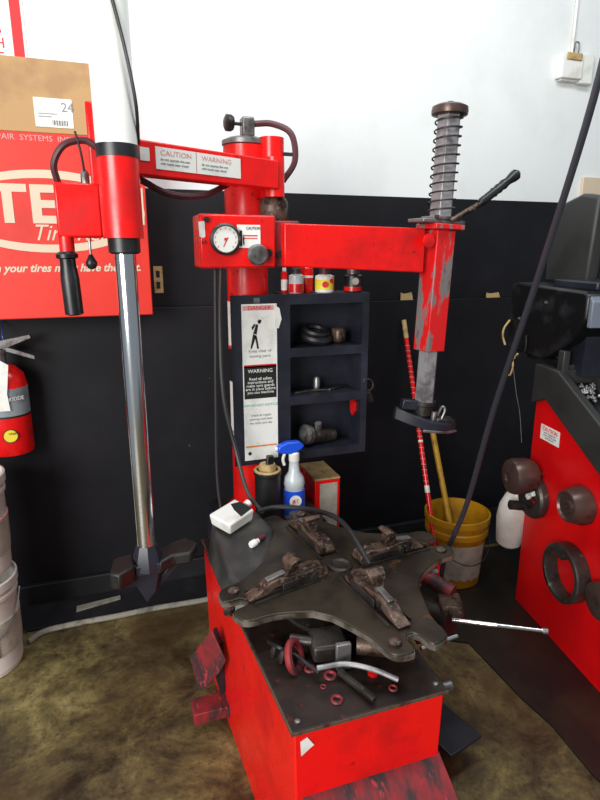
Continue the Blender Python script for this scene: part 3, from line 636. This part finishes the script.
MB().box(-.166, -.10, CF + .002, CF + .003, 2.15, 2.153).box(-.166, -.12, CF + .002, CF + .003, 2.14, 2.143).build('label_lines', 'inkgrey', e)
e = empty('wall_sign', (-.30, 2.745, 2.36), 'tall white sign with stacked red letters and red border on white wall', 'sign')
MB().box(-.42, -.198, WY - .006, WY - .0005, 2.30, 3.0).build('sign_board', 'paper', e)
MB().box(-.245, -.207, WY - .0075, WY - .006, 2.30, 3.0).box(-.42, -.385, WY - .0075, WY - .006, 2.30, 3.0).build('border', 'inkred', e)
for k, ch in enumerate('REHSIUGNITXE'):
    lettering('sign_letter', ch, .052, (-.293, WY - .0072, 2.34 + .05 * k), RX, UZ, 'inkred', e, align='CENTER')
e = empty('wall_card', (.255, 2.74, 1.43), 'small tan card with dark print on black wall, right of red cabinet', 'card')
MB().box(.235, .275, WY - .0165, WY - .0125, 1.47, 1.59).build('card', 'tan', e)
MB().box(.245, .262, WY - .018, WY - .017, 1.49, 1.52).box(.245, .262, WY - .018, WY - .017, 1.54, 1.57).build('print', 'ink', e)

# fire extinguisher on the wall
EU = Matrix.Translation((0, 0, .03))
FX, FY = -.415, 2.615   # hung on a bracket
e = empty('fire_extinguisher', (FX, FY, .81), 'red fire extinguisher with grey upper band hanging on the wall', 'fire extinguisher')
MB(EU).lathe([(.07, 0), (.086, .006), (.088, .02), (.088, .30), (.078, .345), (.05, .375), (.025, .385)], (FX, FY, .785), (0, 0, 1), 36).build('cylinder', 'red_pl', e)
MB(EU).lathe([(.0888, 0), (.0888, .115)], (FX, FY, .962), (0, 0, 1), 36).build('grey_band', 'cyl_grey', e)
MB(EU).lathe([(.0893, 0), (.0893, .008)], (FX, FY, .955), (0, 0, 1), 36).build('black_line', 'ink', e)
lettering('band_letters', 'KIDDE', .022, (FX + .05, FY - .0762, 1.065), (.82, .57, 0), UZ, 'paper', e, align='CENTER')
MB(EU).lathe([(.026, 0), (.026, .0015)], (FX + .012, FY - .0872, .88), (.12, -1, 0), 24).build('round_label', 'yellowp', e)
MB(EU).lathe([(.030, 0), (.030, .001)], (FX + .012, FY - .0870, .88), (.12, -1, 0), 24).build('label_rim', 'ink', e)
lettering('label_letters', 'CHARGE', .012, (FX + .012, FY - .0890, .92), RX, UZ, 'ink', e, align='CENTER')
MB(EU).lathe([(.02, 0), (.02, .05), (.026, .052), (.026, .068)], (FX, FY, 1.165), (0, 0, 1), 16).build('valve', 'steel', e)
MB(EU).prism([(-.03, 1.235), (-.03, 1.262), (.12, 1.29), (.125, 1.275), (.02, 1.235)], lambda a, b: (FX + a, FY - .012, b), lambda a, b: (FX + a, FY + .012, b)).build('upper_lever', 'steel', e, bevel=.002)
MB(EU).prism([(.01, 1.228), (.02, 1.245), (.13, 1.20), (.13, 1.183)], lambda a, b: (FX + a, FY - .011, b), lambda a, b: (FX + a, FY + .011, b)).build('lower_lever', 'steel', e, bevel=.002)
MB(EU).prism([(-.04, .99), (.035, .99), (.03, 1.06), (.048, 1.18), (.02, 1.20), (-.04, 1.20)], lambda a, b: (FX - .01 + a, FY - .094, b), lambda a, b: (FX - .01 + a, FY - .092, b)).build('inspection_tag', 'paper', e)
MB(EU).tube([(FX + .02, FY, 1.25), (FX + .015, FY + .01, 1.30), (FX + .01, WY - .02, 1.345)], .002, 6).build('tie', 'blue', e)
MB(EU).box(FX - .02, FX + .02, FY + .085, WY - .035, 1.05, 1.15).build('wall_bracket', 'blackm', e)

# pails stacked at the left
def pail(x, y, z, mats, label, ring=.16, group=None):
    e = empty('plastic_pail', (x, y, z), label, 'pail', group)
    MB().lathe([(.13, 0), (.135, .004), (.147, .325), (.153, .33), (.153, .345), (.149, .347), (.149, .367), (.158, .369), (.158, .402), (.150, .405), (.148, .39), (.140, .02), (.0, .02)], (x, y, z), (0, 0, 1), 44).build('pail_body', mats, e)
    return e
e = pail(-.572, 2.33, 0, 'bucketw', 'dirty white plastic pail on the floor, lower one of the stack at left')
MB().lathe([(.1465, 0), (.1505, .14)], (-.572, 2.33, .10), (0, 0, 1), 44).build('pail_label', 'paperD', e)
MB().prism([(.0, .10), (.062, .10), (.062, .23), (.0, .23)], lambda a, b: (-.572 + .1512 * math.sin(.15 + a * 6.6), 2.33 - .1512 * math.cos(.15 + a * 6.6), b), lambda a, b: (-.572 + .1525 * math.sin(.15 + a * 6.6), 2.33 - .1525 * math.cos(.15 + a * 6.6), b)).build('black_patch', 'ink', e)
MB().tube([(-.572 + .159 * math.cos(t), 2.33 + .159 * math.sin(t), .33 - .16 * math.sin((t + 2.9) / 2.9 * PI) ) for t in [-2.9 + 2.9 * k / 10 for k in range(11)]], .003, 6).build('wire_handle', 'steel', e)
e = pail(-.568, 2.33, .425, 'bucketw', 'white plastic pail sitting inside the lower pail at left')
MB().lathe([(.1455, 0), (.1495, .14)], (-.568, 2.33, .515), (0, 0, 1), 44).build('pail_label', 'paperD', e)
MB().lathe([(.1500, 0), (.1500, .01)], (-.568, 2.33, .65), (0, 0, 1), 44).build('label_stripe', 'inkpink', e)

o = MB().tube([(-.42, 2.40, .014), (-.36, 2.455, .014), (-.22, 2.468, .014), (-.05, 2.465, .014), (.12, 2.47, .014), (.33, 2.46, .014), (.55, 2.465, .014)], .013, 8).build('floor_hose', 'hosew'); tag(o, 'pale grey hose lying on floor along the wall', 'hose')
o = MB().pz([(-.23, 2.56), (-.03, 2.60), (-.03, 2.625), (-.23, 2.60)], .0125, .020).build('wood_strip', 'hosew'); tag(o, 'thin pale strip on floor against the wall behind hose', 'strip')

# wall fittings, right
e = empty('wall_junction_box', (2.49, 2.73, 2.53), 'off-white electrical box with conduit on the white wall', 'junction box')
MB().box(2.40, 2.60, WY - .035, WY - .0005, 2.535, 2.545).box(2.385, 2.52, WY - .05, WY - .0005, 2.545, 2.66).build('box_body', 'white', e, bevel=.004)
MB().box(2.52, 2.60, WY - .04, WY - .0005, 2.53, 2.67).build('side_cover', 'paper', e, bevel=.004)
MB().box(2.405, 2.505, WY - .058, WY - .05, 2.63, 2.665).build('cover_flap', 'tan', e, bevel=.004)
MB().tube([(2.47, WY - .025, 2.66), (2.475, WY - .025, 2.72), (2.50, WY - .025, 2.72), (2.50, WY - .025, 2.67)], .004, 6).build('wire_loop', 'steel', e)
MB().cyl((2.47, WY - .012, 2.66), (2.47, WY - .012, 3.88), .008, seg=10).build('conduit', 'white', e)
o = MB().box(2.64, 2.80, WY - .02, WY - .0005, 1.90, 2.065).build('wall_plate', 'cream', bevel=.003); tag(o, 'cream square cover plate on the wall above the balancer', 'cover plate')
for x0, x1, hh, lab in ((1.50, 1.575, .04, 'torn tan cardboard scrap on wall ledge, nearest the square post'), (2.04, 2.13, .028, 'flat tan cardboard scrap on wall ledge, nearest the balancer')):
    o = MB().py([(x0, 1.4055), (x1, 1.4055), (x1 - .012, 1.4055 + hh), (x0 + .02, 1.4055 + hh * .8), (x0, 1.4055 + hh)], WY - .034, WY - .028).build('cardboard_scrap', 'tan'); tag(o, lab, 'cardboard scrap', 'cardboard scraps on the wall ledge')

# yellow bucket, sticks
YX, YY = 1.625, 2.26
e = empty('yellow_bucket', (YX, YY, 0.009), 'yellow plastic bucket with torn white label, poles standing in it', 'bucket')
MB().lathe([(.125, 0), (.13, .005), (.148, .27), (.158, .273), (.158, .30), (.153, .305), (.153, .335), (.163, .338), (.163, .37), (.155, .372), (.150, .34), (.128, .02), (0, .02)], (YX, YY, 0.009), (0, 0, 1), 44).build('bucket_body', 'yellow', e)
mb = MB()
for k in range(14):
    a0_, a1_ = -1.0 + k * .11, -1.0 + (k + 1) * .11; zz = [(.06 + .01 * math.sin(k * 2.3)), (.06 + .01 * math.sin((k + 1) * 2.3))]
    q = [(a0_, zz[0]), (a1_, zz[1]), (a1_, .25), (a0_, .25)]
    rr = lambda b, ex_: .1295 + .0685 * b + ex_
    mb.prism(q, lambda a, b: (YX + rr(b, .001) * math.sin(a), YY - rr(b, .001) * math.cos(a), b), lambda a, b: (YX + rr(b, .003) * math.sin(a), YY - rr(b, .003) * math.cos(a), b))
mb.build('bucket_label', 'paperD', e)
MB().tube([(YX + .166 * math.sin(t), YY - .166 * math.cos(t), .30 - .14 * math.cos((t) / 1.5 * PI / 2)) for t in [-1.5 + 3 * k / 10 for k in range(11)]], .0028, 6).build('wire_handle', 'dsteel', e)
o = MB().cyl((YX + .02, YY - .03, .03), (1.655, 2.705, .96), .0155, seg=14).build('wooden_pole', 'ywood'); tag(o, 'yellow wooden pole standing in the yellow bucket', 'pole')
e = empty('red_pole', (1.46, 2.03, 0), 'thin red pole with taped tip leaning in front of yellow bucket', 'pole')
q0, q1 = Vector((1.46, 2.10, .012)), Vector((1.515, 2.70, 1.30))
MB().cyl(q0, q0.lerp(q1, .93), .012, seg=12).build('shaft', 'red_pl', e)
MB().cyl(q0.lerp(q1, .93), q1, .013, seg=12).build('taped_tip', 'tan', e)
for t0, t1 in ((.36, .385), (.54, .548)): MB().cyl(q0.lerp(q1, t0), q0.lerp(q1, t1), .0128, seg=12).build('white_band', 'paper', e)
mb = MB()
for k in range(26):
    t0 = .40 + k * .02; t = q0.lerp(q1, t0); mb.torus(t, (q1 - q0) + Vector((.35, 0, 0)), .0122, .0016, 12, 5)
mb.build('spiral_stripe', 'inkpink', e)

# air hose hanging in front
o = MB().tube([(1.005, .93, 2.75), (1.02, 1.0, 2.35), (1.035, 1.06, 2.01), (1.06, 1.20, 1.62), (1.075, 1.355, 1.20), (1.085, 1.46, .85), (1.085, 1.56, .60), (1.10, 1.60, .435)], .0088, 10).build('hanging_air_hose', 'hosed'); tag(o, 'long black air hose hanging diagonally down to the machine', 'air hose')

# rubber mat; stretched further back to paint in the dark shade around the bucket
o = MB().pz([(.95, 2.45), (.95, 2.0), (1.2, 1.90), (1.39, 1.78), (1.39, 1.45), (1.405, 1.3), (1.385, 1.1), (1.40, .9), (1.38, .7), (1.7, .5), (2.6, .5), (2.6, 2.45)], .0005, .008).build('floor_mat', 'matb'); tag(o, 'black oily rubber mat under the wheel balancer, stretched over the shaded floor behind the table', 'mat')

# ------------------------------------------------------------------ wheel balancer
BO = Vector((1.795, 1.98, 0)); BR = -math.atan2(.168, .986)
BX = Matrix.Translation(BO) @ Matrix.Rotation(BR, 4, 'Z')      # local x into machine, local y towards the wall
Bm = empty('wheel_balancer', tuple(BX @ Vector((.25, -.4, 0.009))), 'red and black wheel balancing machine with weight trays, at right', 'wheel balancer')
def BW(p): return BX @ Vector(p)
MB(BX).px([(0, .0085), (0, 1.046), (-.085, 1.036), (-.446, .856), (-1.0, .58), (-1.0, .0085)], 0, .05).build('side_panel', 'balred', Bm, bevel=.003)
MB(BX).px([(-.01, .009), (-.01, 1.02), (-.1, 1.02), (-.446, .84), (-.99, .56), (-.99, .009)], .051, .55).build('body', 'blackm', Bm)
sh_ = MB(BX).px([(.012, 1.0), (.012, 1.178), (-.155, 1.178), (-.42, 1.045), (-1.0, .75), (-1.0, .586), (-.446, .862), (-.087, 1.040)], -.018, .02).build('tray_rim', 'greyp', Bm, bevel=.006)
MB(BX).px([(.012, .86), (.012, 1.13), (-.155, 1.13), (-.42, .99), (-1.0, .70), (-1.0, .586), (-.446, .862)], .0205, .55).build('tray_body', 'black', Bm)
# tray partitions
tr = MB(BX)
for a, b in ((-.155, 1.178), (-.42, 1.045), (-.70, .90)): tr.box(.0205, .55, a - .008, a + .008, b - .055, b + .004)
for xx in (.14, .28, .42): tr.px([(-.155, 1.12), (-.155, 1.178), (-.42, 1.045), (-.70, .90), (-.70, .84), (-.42, .985)], xx - .004, xx + .004)
tr.build('tray_divider', 'greyp', Bm)
for i in range(16):
    x = .05 + random.random() * .075; y = -.19 - random.random() * .12
    z = 1.13 + (y + .155) * .528 + .004
    a = random.random() * 3; q = BX @ Matrix.Translation((x, y, z + .012)) @ Matrix.Rotation(a, 4, 'Z') @ Matrix.Rotation(random.random(), 4, 'X')
    o = MB(q).box(-.014, .014, -.005, .005, -.005, .006).box(-.004, .004, .004, .008, -.008, .012).build('wheel_weight', 'steel', bevel=.002)
    tag(o, 'small shiny lead wheel weight in the pile in the balancer tray', 'wheel weight', 'wheel weights in the balancer tray')
MB(BX).px([(.30, 1.20), (.30, 1.50), (.27, 1.515), (-.24, 1.505), (-.265, 1.49), (-.265, 1.40), (-.18, 1.30), (.0, 1.20)], .0, .5).build('hood', 'black', Bm, bevel=.01)
MB(BX).px([(-.268, 1.49), (-.29, 1.47), (-.29, 1.37), (-.268, 1.37)], .005, .5).build('display_panel', 'greyl', Bm, bevel=.004)
MB(BX).px([(-.06, 1.18), (.16, 1.18), (.16, 1.205), (-.06, 1.205)], .03, .52).build('hood_base', 'black', Bm)
MB(BX).px([(-.20, 1.16), (-.02, 1.16), (.05, 1.22), (.0, 1.33), (-.2, 1.36)], .06, .5).build('rear_pillar', 'blackm', Bm)
MB(BX).box(.0, .03, -.16, -.12, 1.17, 1.26).box(.0, .5, -.15, -.135, 1.17, 1.20).build('tray_bracket', 'greyp', Bm, bevel=.004)
MB(BX).box(-.006, .0, .0, .01, 1.44, 1.45).box(-.006, .0, .2, .21, 1.35, 1.36).build('hood_screw', 'steel', Bm)
MB(BX).px([(.26, 1.52), (.265, 1.66), (.21, 1.855), (.05, 1.89), (-.06, 1.87), (-.04, 1.52)], .14, .20).build('wheel_guard', 'greyp', Bm, bevel=.012)
MB(BX).px([(-.045, 1.53), (-.05, 1.86), (-.25, 1.88), (-.25, 1.53)], .19, .24).build('guard_wing', 'black', Bm, bevel=.01)
MB(BX).box(.05, .35, -.24, .05, 1.506, 1.54).build('hood_tray', 'blackm', Bm, bevel=.008)
mb = MB(BX)
mb.prism([(-.06, .858), (-.058, .924), (-.195, .924), (-.197, .858)], lambda a, b: (-.0015, a, b), lambda a, b: (-.0005, a, b))
nl = mb.build('notice_label', 'paper', Bm)
ud = (BX.to_3x3() @ Vector((0, -1, 0)))
lettering('notice_letters', 'CAUTION', .024, BW((-.0022, -.127, .908)), ud, UZ, 'inkred', nl, align='CENTER')
lettering('notice_letters', 'wheel weights and\ncones must be kept\nclean and dry', .012, BW((-.0022, -.127, .882)), ud, UZ, 'inkgrey', nl, align='CENTER', line=.9)
def peg(y, z, l): MB(BX).cyl((.0, y, z), (-l, y, z), .010, seg=12).build('peg', 'dsteel', Bm)
for y, z, l in ((-.10, .70, .05), (-.09, .58, .02), (-.40, .685, .03), (-.36, .47, .055), (-.60, .40, .02)): peg(y, z, l)
def onp(y, z, prof, name, m, label, cat, x0=0, seg=36, closed=False, grp=None):
    o = MB(BX).lathe(prof, (x0, y, z), (-1, 0, 0), seg, closed=closed).build(name, m); tag(o, label, cat, grp)
    return o
onp(-.10, .70, [(.012, 0), (.066, .0), (.078, .03), (.080, .09), (.074, .105), (.05, .115), (.024, .118), (.022, .11), (.012, .11)], 'centering_cone', 'cone', 'big brown steel cone hanging highest on the red panel', 'cone', -.045, closed=True)
onp(-.085, .59, [(.05, 0), (.095, 0), (.098, .01), (.098, .03), (.09, .04), (.05, .04)], 'flange_ring', 'dsteel', 'dark steel ring hanging behind and below the big brown cone', 'ring', -.002, closed=True)
onp(-.395, .69, [(.012, 0), (.078, 0), (.080, .02), (.062, .075), (.056, .078), (.050, .07), (.030, .068), (.028, .076), (.013, .076)], 'centering_cone', 'cone', 'cup shaped steel cone on the red panel, above the open ring', 'cone', -.002, closed=True)
onp(-.38, .385, [(.098, 0), (.120, 0), (.122, .005), (.122, .055), (.116, .06), (.100, .06), (.097, .055)], 'spacer_ring', 'dsteel', 'large thin open steel ring hanging low on the red panel', 'ring', -.001, closed=True)
onp(-.36, .47, [(.0105, 0), (.032, 0), (.034, .01), (.034, .04), (.02, .046), (.0105, .046)], 'wing_nut', 'dsteel', 'small round steel nut on the peg inside the open ring', 'nut', -.008, closed=True)
onp(-.60, .40, [(.012, 0), (.068, 0), (.07, .01), (.07, .05), (.05, .06), (.012, .06)], 'centering_cone', 'cone', 'brown steel cone at right frame edge, cut by the photo border', 'cone', -.001, closed=True)
# shaft stub, jug and scrap hanging behind
o = MB(BX).cyl((.0, -.04, .52), (-.10, -.04, .535), .022, seg=20).build('shaft_stub', 'dsteel', Bm)
for k, (y, z, m, lab) in enumerate(((-.07, .62, 'brass', 'brass coloured clip weight below the big cone'), (-.10, .60, 'white', 'white clip weight below the big cone'), (-.13, .625, 'white', 'silvery clip weight right of the white one below big cone'))):
    o = MB(BX).box(-.062, -.045, y - .012, y + .012, z - .01, z + .01, Matrix.Rotation(.5 * k, 3, 'X')).build('clip_weight', m, bevel=.003); tag(o, lab, 'clip weight', 'clip weights below the big cone')
e = empty('plastic_jug', tuple(BW((-.02, .10, .25))), 'white plastic jug hanging behind the cones at rear edge of red panel', 'jug')
JX = BX @ Matrix.Translation((-.005, .105, .25)) @ Matrix.Rotation(.16, 4, 'X')
MB(JX).lathe([(.04, 0), (.06, .02), (.078, .15), (.075, .22), (.055, .28), (.022, .32), (.02, .34)], (.0, .0, .0), (0, 0, 1), 28).build('jug_body', 'bucketw', e)
MB(JX).lathe([(.024, 0), (.024, .03)], (.0, .0, .34), (0, 0, 1), 20).build('jug_cap', 'black', e)
# loose cords by the hood
e = empty('cord_bundle', tuple(BW((-.02, .2, 1.0))), 'tangled tan and black cords hanging beside the black hood', 'cords')
def bc(pts, r, m, n): MB(BX).tube(pts, r, 6).build(n, m, e)
bc([(-.01, .27, 1.34), (-.03, .28, 1.30), (-.03, .285, 1.26), (-.02, .275, 1.22)], .005, 'tan', 'tan_cord')
bc([(-.02, .10, 1.29), (-.03, .08, 1.24), (-.03, .10, 1.20), (-.03, .16, 1.19), (-.03, .18, 1.24), (-.02, .14, 1.29)], .004, 'rubber', 'black_cord')
bc([(-.03, .20, 1.20), (-.03, .17, 1.14), (-.03, .19, 1.09), (-.03, .22, 1.10), (-.03, .20, 1.14), (-.03, .14, 1.20)], .0045, 'tan', 'tan_cord')
bc([(-.03, .17, 1.14), (-.03, .12, 1.02), (-.02, .09, .93), (-.02, .05, .80)], .0014, 'steel', 'thin_cord')
